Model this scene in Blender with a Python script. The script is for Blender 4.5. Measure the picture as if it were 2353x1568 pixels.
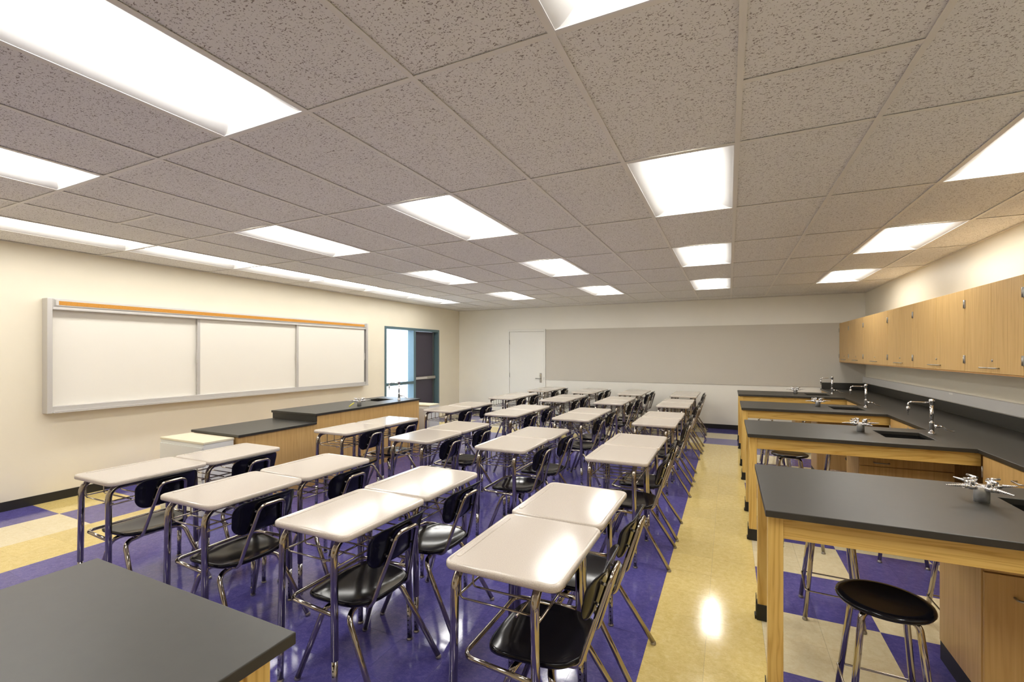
import bpy, bmesh, math, random
from mathutils import Vector, Matrix

random.seed(7)
for o in list(bpy.data.objects):
    bpy.data.objects.remove(o, do_unlink=True)
scene = bpy.context.scene
COL = scene.collection


def lin(r, g, b):
    def f(c):
        c /= 255.0
        return c / 12.92 if c <= 0.04045 else ((c + 0.055) / 1.055) ** 2.4
    return (f(r), f(g), f(b), 1.0)


# ------------------------------------------------------------------ camera
IMG_W, IMG_H = 2353.0, 1568.0
FOCAL_PX, YAW, HORIZON = 1049.8, 0.4428, 811.4
CAM = Vector((-0.043, -2.747, 1.601))
cam_data = bpy.data.cameras.new('camera')
cam_data.sensor_fit = 'HORIZONTAL'
cam_data.sensor_width = 36.0
cam_data.lens = 36.0 * FOCAL_PX / IMG_W
cam_data.shift_y = (HORIZON - IMG_H / 2) / IMG_W
cam_data.clip_start = 0.05
cam = bpy.data.objects.new('camera', cam_data)
COL.objects.link(cam)
cam.location = CAM
cam.rotation_euler = (math.pi / 2, 0, YAW)
scene.camera = cam

# ------------------------------------------------------------------ world, exposure
world = bpy.data.worlds.new('world')
scene.world = world
world.use_nodes = True
bg = world.node_tree.nodes['Background']
bg.inputs[0].default_value = (0.74, 0.85, 1.0, 1)
bg.inputs[1].default_value = 7.0
LAMP_STRENGTH = 17.0
scene.view_settings.view_transform = 'Standard'
scene.view_settings.look = 'None'
scene.view_settings.exposure = 0.12
scene.view_settings.gamma = 1.0
scene.view_settings.use_curve_mapping = False

# ------------------------------------------------------------------ room dimensions
XL, XR, YF, YN = -6.65, 2.274, 7.842, -4.2
CEIL = 2.732
TILE = 0.6096


# ------------------------------------------------------------------ materials
def new_mat(name):
    m = bpy.data.materials.new(name)
    m.use_nodes = True
    nt = m.node_tree
    b = nt.nodes['Principled BSDF']
    return m, nt, b


def ramp(nt, fac, stops):
    r = nt.nodes.new('ShaderNodeValToRGB')
    el = r.color_ramp.elements
    while len(el) < len(stops):
        el.new(0.5)
    for e, (p, c) in zip(el, stops):
        e.position = p
        e.color = c
    nt.links.new(fac, r.inputs[0])
    return r.outputs[0]


def coords(nt, scale=(1, 1, 1), kind='pos'):
    mp = nt.nodes.new('ShaderNodeMapping')
    mp.inputs['Scale'].default_value = scale
    if kind == 'pos':
        g = nt.nodes.new('ShaderNodeNewGeometry')
        nt.links.new(g.outputs['Position'], mp.inputs[0])
    else:
        t = nt.nodes.new('ShaderNodeTexCoord')
        nt.links.new(t.outputs['Object'], mp.inputs[0])
    return mp.outputs[0]


def noise(nt, vec, scale, detail=3.0, rough=0.55, dist=0.0):
    n = nt.nodes.new('ShaderNodeTexNoise')
    n.inputs['Scale'].default_value = scale
    n.inputs['Detail'].default_value = detail
    n.inputs['Roughness'].default_value = rough
    n.inputs['Distortion'].default_value = dist
    nt.links.new(vec, n.inputs['Vector'])
    return n.outputs[0]


def bump(nt, b, height, strength, distance):
    n = nt.nodes.new('ShaderNodeBump')
    n.inputs['Strength'].default_value = strength
    n.inputs['Distance'].default_value = distance
    nt.links.new(height, n.inputs['Height'])
    nt.links.new(n.outputs[0], b.inputs['Normal'])


def plain(name, col, rough=0.5, metal=0.0, spec=0.5, var=0.0, vscale=8.0, coat=0.0):
    m, nt, b = new_mat(name)
    b.inputs['Base Color'].default_value = col
    b.inputs['Roughness'].default_value = rough
    b.inputs['Metallic'].default_value = metal
    b.inputs['Specular IOR Level'].default_value = spec
    if coat:
        b.inputs['Coat Weight'].default_value = coat
        b.inputs['Coat Roughness'].default_value = 0.08
    if var:
        n = noise(nt, coords(nt), vscale, 4)
        c0 = tuple(x * (1 - var) for x in col[:3]) + (1,)
        c1 = tuple(min(1, x * (1 + var)) for x in col[:3]) + (1,)
        nt.links.new(ramp(nt, n, [(0.3, c0), (0.7, c1)]), b.inputs['Base Color'])
    return m


def wall_paint(name, col):
    m, nt, b = new_mat(name)
    v = coords(nt)
    n = noise(nt, v, 3.0, 4)
    c0 = tuple(x * 0.975 for x in col[:3]) + (1,)
    nt.links.new(ramp(nt, n, [(0.3, c0), (0.7, col)]), b.inputs['Base Color'])
    b.inputs['Roughness'].default_value = 0.42
    b.inputs['Specular IOR Level'].default_value = 0.3
    bump(nt, b, noise(nt, v, 180, 2), 0.12, 0.002)
    return m


def wood(name, c_dark, c_mid, c_light, grain='z', rough=0.32, ring=1.0, spec=0.45, fine_mix=0.4):
    m, nt, b = new_mat(name)
    ax = {'x': (0.6, 9, 9), 'y': (9, 0.6, 9), 'z': (9, 9, 0.6)}[grain]
    fine = {'x': (1.5, 90, 90), 'y': (90, 1.5, 90), 'z': (90, 90, 1.5)}[grain]
    v = coords(nt, ax)
    n1 = noise(nt, v, 1.0, 3, 0.5, 0.8 * ring)
    # cathedral figure: bands of the warped noise
    mul = nt.nodes.new('ShaderNodeMath'); mul.operation = 'MULTIPLY'
    mul.inputs[1].default_value = 9.0
    nt.links.new(n1, mul.inputs[0])
    fr = nt.nodes.new('ShaderNodeMath'); fr.operation = 'PINGPONG'
    fr.inputs[1].default_value = 0.5
    nt.links.new(mul.outputs[0], fr.inputs[0])
    c1 = ramp(nt, fr.outputs[0], [(0.0, c_dark), (0.16, c_mid), (0.5, c_light)])
    n2 = noise(nt, coords(nt, fine), 1.0, 2)
    c2 = ramp(nt, n2, [(0.35, c_mid), (0.65, c_light)])
    mx = nt.nodes.new('ShaderNodeMix'); mx.data_type = 'RGBA'
    mx.inputs[0].default_value = fine_mix
    nt.links.new(c1, mx.inputs[6]); nt.links.new(c2, mx.inputs[7])
    nt.links.new(mx.outputs[2], b.inputs['Base Color'])
    b.inputs['Roughness'].default_value = rough
    b.inputs['Specular IOR Level'].default_value = spec
    return m


def floor_mat(name, c0, c1, c2):
    m, nt, b = new_mat(name)
    v = coords(nt)
    n1 = noise(nt, v, 26, 6, 0.7, 0.6)
    n2 = noise(nt, coords(nt, (1, 3.5, 1)), 60, 3, 0.7, 1.2)
    a = nt.nodes.new('ShaderNodeMath'); a.operation = 'ADD'
    nt.links.new(n1, a.inputs[0]); nt.links.new(n2, a.inputs[1])
    h = nt.nodes.new('ShaderNodeMath'); h.operation = 'MULTIPLY'
    h.inputs[1].default_value = 0.5
    nt.links.new(a.outputs[0], h.inputs[0])
    oi = nt.nodes.new('ShaderNodeObjectInfo')
    col = ramp(nt, h.outputs[0], [(0.36, c0), (0.5, c1), (0.64, c2)])
    hs = nt.nodes.new('ShaderNodeHueSaturation')
    mr = nt.nodes.new('ShaderNodeMapRange')
    mr.inputs[3].default_value = 0.96; mr.inputs[4].default_value = 1.04
    nt.links.new(oi.outputs['Random'], mr.inputs[0])
    nt.links.new(mr.outputs[0], hs.inputs['Value'])
    nt.links.new(col, hs.inputs['Color'])
    nt.links.new(hs.outputs[0], b.inputs['Base Color'])
    b.inputs['Roughness'].default_value = 0.10
    b.inputs['Specular IOR Level'].default_value = 0.55
    bump(nt, b, noise(nt, v, 9, 3), 0.06, 0.003)
    return m


def ceiling_mat():
    m, nt, b = new_mat('mineral_fibre')
    base = lin(241, 239, 235)
    v = coords(nt, (1, 1.9, 1))
    f1 = noise(nt, v, 58, 2.0, 0.5, 0.6)
    fis = ramp(nt, f1, [(0.0, (0, 0, 0, 1)), (0.63, (0, 0, 0, 1)), (0.67, (1, 1, 1, 1))])
    f2 = noise(nt, coords(nt), 150, 1.0, 0.5, 0.2)
    pin = ramp(nt, f2, [(0.0, (0, 0, 0, 1)), (0.635, (0, 0, 0, 1)), (0.68, (1, 1, 1, 1))])
    mx = nt.nodes.new('ShaderNodeMix'); mx.data_type = 'FLOAT'
    add = nt.nodes.new('ShaderNodeMath'); add.operation = 'MAXIMUM'
    nt.links.new(fis, add.inputs[0]); nt.links.new(pin, add.inputs[1])
    cm = nt.nodes.new('ShaderNodeMix'); cm.data_type = 'RGBA'
    nt.links.new(add.outputs[0], cm.inputs[0])
    cm.inputs[6].default_value = base
    cm.inputs[7].default_value = lin(164, 155, 148)
    nt.links.new(cm.outputs[2], b.inputs['Base Color'])
    b.inputs['Roughness'].default_value = 0.95
    b.inputs['Specular IOR Level'].default_value = 0.05
    inv = nt.nodes.new('ShaderNodeMath'); inv.operation = 'SUBTRACT'
    inv.inputs[0].default_value = 1.0
    nt.links.new(add.outputs[0], inv.inputs[1])
    bump(nt, b, inv.outputs[0], 0.35, 0.003)
    return m


def speckle(name, base, dark, rough):
    m, nt, b = new_mat(name)
    n = noise(nt, coords(nt), 420, 2, 0.7)
    nt.links.new(ramp(nt, n, [(0.36, dark), (0.5, base), (0.7, tuple(min(1, x * 1.06) for x in base[:3]) + (1,))]),
                 b.inputs['Base Color'])
    b.inputs['Roughness'].default_value = rough
    b.inputs['Specular IOR Level'].default_value = 0.5
    bump(nt, b, noise(nt, coords(nt), 14, 2), 0.05, 0.003)
    return m


def emit(name, col, strength):
    m, nt, b = new_mat(name)
    b.inputs['Base Color'].default_value = (0.9, 0.9, 0.9, 1)
    b.inputs['Emission Color'].default_value = col
    b.inputs['Emission Strength'].default_value = strength
    return m


def glass_mat():
    m = bpy.data.materials.new('window_glass')
    m.use_nodes = True
    nt = m.node_tree
    nt.nodes.clear()
    o = nt.nodes.new('ShaderNodeOutputMaterial')
    t = nt.nodes.new('ShaderNodeBsdfTransparent')
    t.inputs[0].default_value = (0.93, 0.96, 0.97, 1)
    g = nt.nodes.new('ShaderNodeBsdfGlossy')
    g.inputs['Roughness'].default_value = 0.02
    mx = nt.nodes.new('ShaderNodeMixShader')
    mx.inputs[0].default_value = 0.06
    nt.links.new(t.outputs[0], mx.inputs[1])
    nt.links.new(g.outputs[0], mx.inputs[2])
    nt.links.new(mx.outputs[0], o.inputs[0])
    return m


def insert_mat():
    """chrome leg insert with a row of punched adjustment holes"""
    m, nt, b = new_mat('leg_insert_chrome')
    b.inputs['Metallic'].default_value = 1.0
    b.inputs['Roughness'].default_value = 0.16
    t = nt.nodes.new('ShaderNodeTexCoord')
    s = nt.nodes.new('ShaderNodeSeparateXYZ')
    nt.links.new(t.outputs['Object'], s.inputs[0])
    def math_(op, a, v2):
        n = nt.nodes.new('ShaderNodeMath'); n.operation = op
        nt.links.new(a, n.inputs[0])
        if isinstance(v2, float): n.inputs[1].default_value = v2
        else: nt.links.new(v2, n.inputs[1])
        return n.outputs[0]
    zz = math_('PINGPONG', s.outputs[2], 0.0125)
    zz = math_('MULTIPLY', zz, zz)
    xx = math_('MULTIPLY', s.outputs[0], s.outputs[0])
    d = math_('ADD', zz, xx)
    k = math_('GREATER_THAN', d, 0.0000160)
    nt.links.new(ramp(nt, k, [(0.4, (0.02, 0.02, 0.02, 1)), (0.6, (0.46, 0.44, 0.43, 1))]), b.inputs['Base Color'])
    return m


M = {}
M['wall'] = wall_paint('cream_wall_paint', lin(240, 232, 212))
M['wall_far'] = wall_paint('brightened_wall_paint', lin(246, 243, 233))  # wall colour raised to stand in for light missing at the far end
M['ceil'] = ceiling_mat()
M['tbar'] = plain('ceiling_grid_enamel', lin(238, 234, 226), 0.45)
M['plenum'] = plain('plenum_grey', lin(120, 118, 115), 0.9)
M['purple'] = floor_mat('purple_vinyl', lin(76, 71, 138), lin(90, 84, 153), lin(110, 104, 170))
M['yellow'] = floor_mat('yellow_vinyl', lin(212, 186, 110), lin(228, 204, 131), lin(238, 219, 155))
M['cream'] = floor_mat('cream_vinyl', lin(226, 210, 164), lin(237, 223, 184), lin(244, 234, 202))
M['subfloor'] = plain('tile_joint_dark', lin(120, 106, 104), 0.8)
M['rubber'] = plain('black_rubber', lin(30, 28, 27), 0.5)
M['desktop'] = speckle('beige_laminate', lin(209, 199, 187), lin(184, 173, 160), 0.12)
M['chrome'] = plain('chrome_tube', (0.42, 0.38, 0.335, 1), 0.10, 1.0)
M['insert'] = insert_mat()
M['nickel'] = plain('brushed_nickel', (0.42, 0.40, 0.37, 1), 0.34, 1.0)
M['turret'] = plain('satin_chrome', (0.68, 0.67, 0.66, 1), 0.3, 0.85)
M['polished'] = plain('polished_chrome', (0.8, 0.79, 0.8, 1), 0.06, 1.0)
M['plastic'] = plain('black_plastic', (0.005, 0.005, 0.008, 1), 0.13, 0.0, 0.3)
M['epoxy'] = plain('black_epoxy_resin', (0.020, 0.018, 0.013, 1), 0.42, 0.0, 0.7, 0.12, 30)
M['epoxy'].node_tree.nodes['Principled BSDF'].inputs['IOR'].default_value = 1.52
M['basin'] = plain('black_sink_resin', (0.008, 0.008, 0.008, 1), 0.3)
wc = (lin(188, 140, 58), lin(221, 181, 97), lin(233, 199, 118))
M['maple_x'] = wood('maple_grain_x', *wc, grain='x')
M['maple_y'] = wood('maple_grain_y', *wc, grain='y')
M['maple_z'] = wood('maple_grain_z', *wc, grain='z')
lc = (lin(182, 138, 78), lin(203, 163, 100), lin(216, 179, 117))
M['lam'] = wood('maple_laminate', *lc, grain='z', rough=0.36, ring=0.3, fine_mix=0.66)
M['lam_edge'] = plain('laminate_edge', lin(190, 140, 78), 0.4)
M['dark_gap'] = plain('cabinet_shadow_gap', lin(60, 36, 20), 0.8)
M['alu'] = plain('satin_aluminium', lin(205, 202, 198), 0.42, 0.35)
M['board'] = plain('whiteboard_enamel', lin(240, 236, 226), 0.22, 0.0, 0.4)
M['cork'] = plain('cork', lin(205, 146, 68), 0.85, 0.0, 0.2, 0.14, 160)
M['tack'] = plain('grey_tack_fabric', lin(208, 202, 190), 0.9, 0.0, 0.1, 0.05, 220)
M['door_white'] = plain('white_door_paint', lin(242, 240, 232), 0.38)
M['teal'] = plain('teal_frame_paint', lin(88, 112, 120), 0.4)
M['door_dark'] = plain('dark_door_paint', lin(68, 62, 76), 0.45)
M['glass'] = glass_mat()
M['enamel'] = plain('fixture_white_enamel', (0.86, 0.85, 0.84, 1), 0.5)
M['reflector'] = plain('satin_reflector', (0.8, 0.795, 0.785, 1), 0.5)
M['lamp_strip'] = emit('strip_lamp_diffuser', (1.0, 0.98, 0.93, 1), LAMP_STRENGTH * 0.62)
M['lamp'] = emit('lamp_diffuser', (1.0, 0.98, 0.93, 1), LAMP_STRENGTH)
M['cabwhite'] = plain('white_steel_cabinet', lin(226, 226, 220), 0.4)
M['cabbeige'] = plain('beige_steel_top', lin(232, 224, 196), 0.4)
M['raceway'] = plain('raceway_grey', lin(208, 205, 200), 0.45)
M['yellow_tag'] = plain('yellow_tag', lin(236, 226, 90), 0.6)
M['ground'] = plain('pale_paving', lin(205, 205, 210), 0.9)


# ------------------------------------------------------------------ mesh building
class MB:
    def __init__(s):
        s.v, s.f, s.sm, s.mi = [], [], [], []

    def add(s, vs, fs, smooth=False, mi=0):
        o = len(s.v)
        s.v += [tuple(p) for p in vs]
        for f in fs:
            s.f.append(tuple(i + o for i in f))
            s.sm.append(smooth)
            s.mi.append(mi)

    def box(s, x0, x1, y0, y1, z0, z1, bev=0.0, mi=0):
        if bev <= 0:
            vs = [(x, y, z) for x in (x0, x1) for y in (y0, y1) for z in (z0, z1)]
            fs = [(0, 1, 3, 2), (4, 6, 7, 5), (0, 4, 5, 1), (2, 3, 7, 6), (0, 2, 6, 4), (1, 5, 7, 3)]
            s.add(vs, fs, False, mi)
            return
        bm = bmesh.new()
        bmesh.ops.create_cube(bm, size=1.0)
        for v in bm.verts:
            v.co = Vector(((x0 + x1) / 2 + v.co.x * (x1 - x0), (y0 + y1) / 2 + v.co.y * (y1 - y0),
                           (z0 + z1) / 2 + v.co.z * (z1 - z0)))
        bmesh.ops.bevel(bm, geom=list(bm.edges), offset=bev, segments=2, profile=0.5, affect='EDGES')
        bm.verts.index_update()
        s.add([v.co[:] for v in bm.verts], [[v.index for v in f.verts] for f in bm.faces], False, mi)
        bm.free()

    def rings(s, rings, cap0=True, cap1=True, closed=True, smooth=True, mi=0):
        n = len(rings[0])
        vs = [p for r in rings for p in r]
        fs = []
        for i in range(len(rings) - 1):
            for j in range(n if closed else n - 1):
                k = (j + 1) % n
                fs.append((i * n + j, i * n + k, (i + 1) * n + k, (i + 1) * n + j))
        s.add(vs, fs, smooth, mi)
        o = len(s.v) - len(vs)
        if cap0:
            s.f.append(tuple(o + j for j in reversed(range(n)))); s.sm.append(False); s.mi.append(mi)
        if cap1:
            s.f.append(tuple(o + (len(rings) - 1) * n + j for j in range(n))); s.sm.append(False); s.mi.append(mi)

    def tube(s, pts, r, n=10, fillet=0.0, seg=6, caps=True, mi=0, r1=None):
        pts = [Vector(p) for p in pts]
        if fillet:
            out = [pts[0]]
            for i in range(1, len(pts) - 1):
                p, a, b = pts[i], pts[i - 1], pts[i + 1]
                d0, d1 = (a - p), (b - p)
                l0, l1 = d0.length, d1.length
                d0.normalize(); d1.normalize()
                ang = d0.angle(d1)
                if ang > math.pi - 0.02:
                    out.append(p); continue
                fl = fillet[i - 1] if isinstance(fillet, (list, tuple)) else fillet
                t = min(fl / math.tan(ang / 2), l0 * 0.48, l1 * 0.48)
                rr = t * math.tan(ang / 2)
                c = p + (d0 + d1).normalized() * (rr / math.sin(ang / 2))
                u = (p + d0 * t) - c
                w = (p + d1 * t) - c
                tot = u.angle(w)
                axis = u.cross(w).normalized()
                for k in range(seg + 1):
                    out.append(c + Matrix.Rotation(tot * k / seg, 3, axis) @ u)
            out.append(pts[-1])
            pts = out
        m = len(pts)
        tang = []
        for i in range(m):
            if i == 0: t = pts[1] - pts[0]
            elif i == m - 1: t = pts[-1] - pts[-2]
            else: t = (pts[i + 1] - pts[i]).normalized() + (pts[i] - pts[i - 1]).normalized()
            tang.append(t.normalized())
        up = Vector((0, 0, 1)) if abs(tang[0].z) < 0.9 else Vector((1, 0, 0))
        nrm = tang[0].cross(up).normalized()
        rs = []
        for i in range(m):
            if i:
                q = tang[i - 1].rotation_difference(tang[i])
                nrm = (q @ nrm).normalized()
            bn = tang[i].cross(nrm)
            rad = r if r1 is None else r + (r1 - r) * i / (m - 1)
            rs.append([pts[i] + (nrm * math.cos(2 * math.pi * j / n) + bn * math.sin(2 * math.pi * j / n)) * rad
                       for j in range(n)])
        s.rings(rs, caps, caps, True, True, mi)

    def lathe(s, prof, n=20, c=(0, 0, 0), axis='z', mi=0):
        rs = []
        for r, z in prof:
            ring = []
            for j in range(n):
                a = 2 * math.pi * j / n
                x, y = r * math.cos(a), r * math.sin(a)
                p = {'z': (x, y, z), 'x': (z, x, y), 'y': (y, z, x)}[axis]
                ring.append((p[0] + c[0], p[1] + c[1], p[2] + c[2]))
            rs.append(ring)
        s.rings(rs, True, True, True, True, mi)

    def mesh(s, name, mats):
        me = bpy.data.meshes.new(name)
        me.from_pydata(s.v, [], s.f)
        for m in (mats if isinstance(mats, (list, tuple)) else [mats]):
            me.materials.append(m)
        me.polygons.foreach_set('use_smooth', s.sm)
        me.polygons.foreach_set('material_index', s.mi)
        me.update()
        bm = bmesh.new(); bm.from_mesh(me)
        bmesh.ops.recalc_face_normals(bm, faces=bm.faces)
        bm.to_mesh(me); bm.free()
        return me

    def build(s, name, mats, parent=None):
        return link(name, s.mesh(name, mats), parent)


def link(name, me, parent=None):
    o = bpy.data.objects.new(name, me)
    COL.objects.link(o)
    o.parent = parent
    return o


def tag(o, label, cat, group=None, kind=None):
    o['label'] = label
    o['category'] = cat
    if group: o['group'] = group
    if kind: o['kind'] = kind
    return o


def thing(name, label, cat, loc=(0, 0, 0), rz=0.0, group=None, kind=None):
    o = bpy.data.objects.new(name, None)
    COL.objects.link(o)
    o.empty_display_size = 0.1
    o.location = loc
    o.rotation_euler = (0, 0, rz)
    return tag(o, label, cat, group, kind)


def copy_tree(o, parent=None):
    c = o.copy()
    COL.objects.link(c)
    c.parent = parent
    for ch in list(o.children):
        copy_tree(ch, c)
    return c


def bx(name, mat, parent, x0, x1, y0, y1, z0, z1, bev=0.0):
    b = MB(); b.box(x0, x1, y0, y1, z0, z1, bev)
    return b.build(name, mat, parent)


def hollow(name, mat, parent, x0, x1, y0, y1, z0, z1, t=0.018):
    b = MB()
    b.box(x0, x1, y0, y0 + t, z0, z1); b.box(x0, x1, y1 - t, y1, z0, z1)
    b.box(x0, x0 + t, y0 + t, y1 - t, z0, z1); b.box(x1 - t, x1, y0 + t, y1 - t, z0, z1)
    b.box(x0 + t, x1 - t, y0 + t, y1 - t, z0, z0 + t)
    return b.build(name, mat, parent)


def round_rect(hx, hy, r, n=5, cx=0.0, cy=0.0):
    out = []
    for sx, sy, a0 in ((1, 1, 0), (-1, 1, 90), (-1, -1, 180), (1, -1, 270)):
        for k in range(n + 1):
            a = math.radians(a0 + 90 * k / n)
            out.append((cx + sx * (hx - r) + r * math.cos(a), cy + sy * (hy - r) + r * math.sin(a)))
    return out


ORD = ['first', 'second', 'third', 'fourth', 'fifth', 'sixth', 'seventh', 'eighth', 'ninth', 'tenth', 'eleventh']

# ================================================================== SETTING
# ---- floor
XS = [-6.65, -6.355, -6.06, -5.755, -5.45, -5.135, -4.82]
XS += [-4.82 + (4.82 - 0.45) / 14 * k for k in range(1, 15)]
XS += [-0.1575, 0.135, 0.4385, 0.742, 1.0468, 1.3516, 1.6564, 1.9612, 2.274]


def ylines(off):
    k = math.ceil((YN - off) / 0.3048)
    ys = [YN]
    while off + 0.3048 * k < YF - 0.02:
        ys.append(off + 0.3048 * k); k += 1
    return ys + [YF]


def floor_colour(x, y):
    if y > 6.008 or x > 0.135:
        i = math.floor((x - 0.135) / 0.607)
        j = math.floor((y + 0.088) / 0.6096)
        return 'purple' if (i + j) % 2 else 'cream'
    if x > -0.45 or y > 5.3984:
        return 'yellow'
    if x > -4.82:
        return 'purple'
    if x > -5.45:
        return 'yellow'
    i = 0 if x < -6.06 else 1
    j = math.floor((y - 0.04) / 0.6096)
    if (i + j) % 2 == 0:
        return 'purple'
    return 'yellow' if i == 0 else 'cream'


floor = MB()
floor.box(XL, XR, YN, YF, -0.15, -0.003)
floor = floor.build('floor', M['subfloor'])
tag(floor, 'glossy purple, yellow and cream vinyl tile floor of the classroom', 'floor', kind='structure')
cells = []
for i in range(len(XS) - 1):
    x0, x1 = XS[i], XS[i + 1]
    xc = (x0 + x1) / 2
    ys = ylines(0.04 if xc < -4.82 else -0.088)
    for j in range(len(ys) - 1):
        yc = (ys[j] + ys[j + 1]) / 2
        cells.append((x0, x1, ys[j], ys[j + 1], floor_colour(xc, yc)))


def pix(x, y, z):
    dx, dy, dz = x - CAM.x, y - CAM.y, z - CAM.z
    c, s_ = math.cos(YAW), math.sin(YAW)
    fw = -s_ * dx + c * dy
    rt = c * dx + s_ * dy
    if fw < 0.2: return None
    return IMG_W / 2 + FOCAL_PX * rt / fw, HORIZON - FOCAL_PX * dz / fw, fw


def rank(c):
    p = pix((c[0] + c[1]) / 2, (c[2] + c[3]) / 2, 0)
    if p is None or not (-60 < p[0] < IMG_W + 60 and p[1] < IMG_H + 60):
        return 1e6
    return p[2]


cells.sort(key=rank)
tile_mesh = {}
rest = MB()
order = ['purple', 'yellow', 'cream']
G = 0.0004
for n, (x0, x1, y0, y1, c) in enumerate(cells):
    w, h = x1 - x0 - 2 * G, y1 - y0 - 2 * G
    if n < 300:
        key = (round(w, 4), round(h, 4), c)
        if key not in tile_mesh:
            b = MB(); b.box(-w / 2, w / 2, -h / 2, h / 2, -0.003, 0)
            tile_mesh[key] = b.mesh('floor_tile', M[c])
        o = link('floor_tile', tile_mesh[key], floor)
        o.location = ((x0 + x1) / 2, (y0 + y1) / 2, 0)
    else:
        rest.box(x0 + G, x1 - G, y0 + G, y1 - G, -0.003, 0, 0, order.index(c))
o = rest.build('floor_tiles', [M[c] for c in order], floor)
o['kind'] = 'stuff'

# ---- walls
TOP = 3.15
OY0, OY1, OZ = 4.863, 6.88, 2.175        # exit door and sidelight opening in the left wall
b = MB()
b.box(XL - 0.2, XL, YN - 0.2, OY0, -0.15, TOP)
b.box(XL - 0.2, XL, OY1, YF + 0.2, -0.15, TOP)
b.box(XL - 0.2, XL, OY0, OY1, OZ, TOP)
b.box(XL - 0.2, XL, OY0, OY1, -0.15, -0.003)
tag(b.build('wall_left', M['wall']), 'cream painted wall carrying the long whiteboard', 'wall', kind='structure')
tag(bx('wall_right', M['wall'], None, XR, XR + 0.2, YN - 0.2, YF + 0.2, -0.15, TOP),
    'cream painted wall behind the maple wall cabinets', 'wall', kind='structure')
tag(bx('wall_far', M['wall_far'], None, XL, XR, YF, YF + 0.2, -0.15, TOP),
    'pale wall with the white door and grey tackboard', 'wall', kind='structure')
tag(bx('wall_near', M['wall'], None, XL, XR, YN - 0.2, YN, -0.15, TOP),
    'cream painted wall facing the tackboard wall', 'wall', kind='structure')
tag(bx('baseboard_left', M['rubber'], None, XL, XL + 0.008, YN, OY0, 0, 0.095), 'black rubber baseboard below the whiteboard', 'baseboard', kind='structure')
tag(bx('baseboard_far', M['rubber'], None, -4.13, 1.6, YF - 0.008, YF, 0, 0.095), 'black rubber baseboard below the grey tackboard', 'baseboard', kind='structure')
tag(bx('baseboard_corner', M['rubber'], None, XL + 0.01, -5.18, YF - 0.008, YF, 0, 0.095), 'short black rubber baseboard beside the white door', 'baseboard', kind='structure')

# ---- ceiling: slab, T-bar grid, lay-in tiles, troffer openings
ceil = bx('ceiling', M['plenum'], None, XL - 0.2, XR + 0.2, YN - 0.2, YF + 0.2, TOP, TOP + 0.15)
tag(ceil, 'suspended ceiling of fissured lay-in tiles in a metal grid', 'ceiling', kind='structure')


def ky(k):
    return (k - 2) * 1.2192


COLS = list(range(-10, 4))
xg = [XL] + [c * TILE for c in COLS] + [XR]
kg = [YN] + [ky(k) for k in range(-1, 9)] + [YF]
lights = []
for c in (-1, -4, -7, 2):
    for k in (0, 2, 4, 6):
        lights.append((c, k))
for k in range(-1, 7):
    lights.append((-10, k))
light_set = set(lights)
split = {(0, 1), (-8, 1), (-6, 6), (1, 0)}
tmesh = {}


def tile_at(x0, x1, y0, y1):
    w, h = x1 - x0 - 0.006, y1 - y0 - 0.006
    if w < 0.02 or h < 0.02: return
    key = (round(w, 3), round(h, 3))
    if key not in tmesh:
        b = MB(); b.box(-w / 2, w / 2, -h / 2, h / 2, 0, 0.016)
        tmesh[key] = b.mesh('ceiling_tile', M['ceil'])
    o = link('ceiling_tile', tmesh[key], ceil)
    o.location = ((x0 + x1) / 2, (y0 + y1) / 2, CEIL + 0.0055)


HW = 0.0125
for i in range(len(xg) - 1):
    for j in range(len(kg) - 1):
        col, k = COLS[0] - 1 + i, -2 + j
        if (col, k) in light_set:
            continue
        if (col, k) in split:
            ym = (kg[j] + kg[j + 1]) / 2
            tile_at(xg[i], xg[i + 1], kg[j], ym)
            tile_at(xg[i], xg[i + 1], ym, kg[j + 1])
            bx('cross_tee', M['tbar'], ceil, xg[i] + HW, xg[i + 1] - HW, ym - HW, ym + HW, CEIL, CEIL + 0.002)
        else:
            tile_at(xg[i], xg[i + 1], kg[j], kg[j + 1])
for x in xg[1:-1]:
    bx('main_runner', M['tbar'], ceil, x - HW, x + HW, YN, YF, CEIL - 0.0005, CEIL + 0.002)
for y in kg[1:-1]:
    for i in range(len(xg) - 1):
        bx('cross_tee', M['tbar'], ceil, xg[i] + (HW if i else 0), xg[i + 1] - HW, y - HW, y + HW, CEIL, CEIL + 0.002)
for nm, a in (('wall_angle', (XL, XL + 0.022, YN, YF)), ('wall_angle', (XR - 0.022, XR, YN, YF)),
              ('wall_angle', (XL + 0.022, XR - 0.022, YF - 0.022, YF)), ('wall_angle', (XL + 0.022, XR - 0.022, YN, YN + 0.022))):
    bx(nm, M['tbar'], ceil, *a, CEIL - 0.001, CEIL + 0.0015)

# ---- troffer lights
LW, LL = TILE / 2 - 0.0135, 0.6096 - 0.0135


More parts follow.
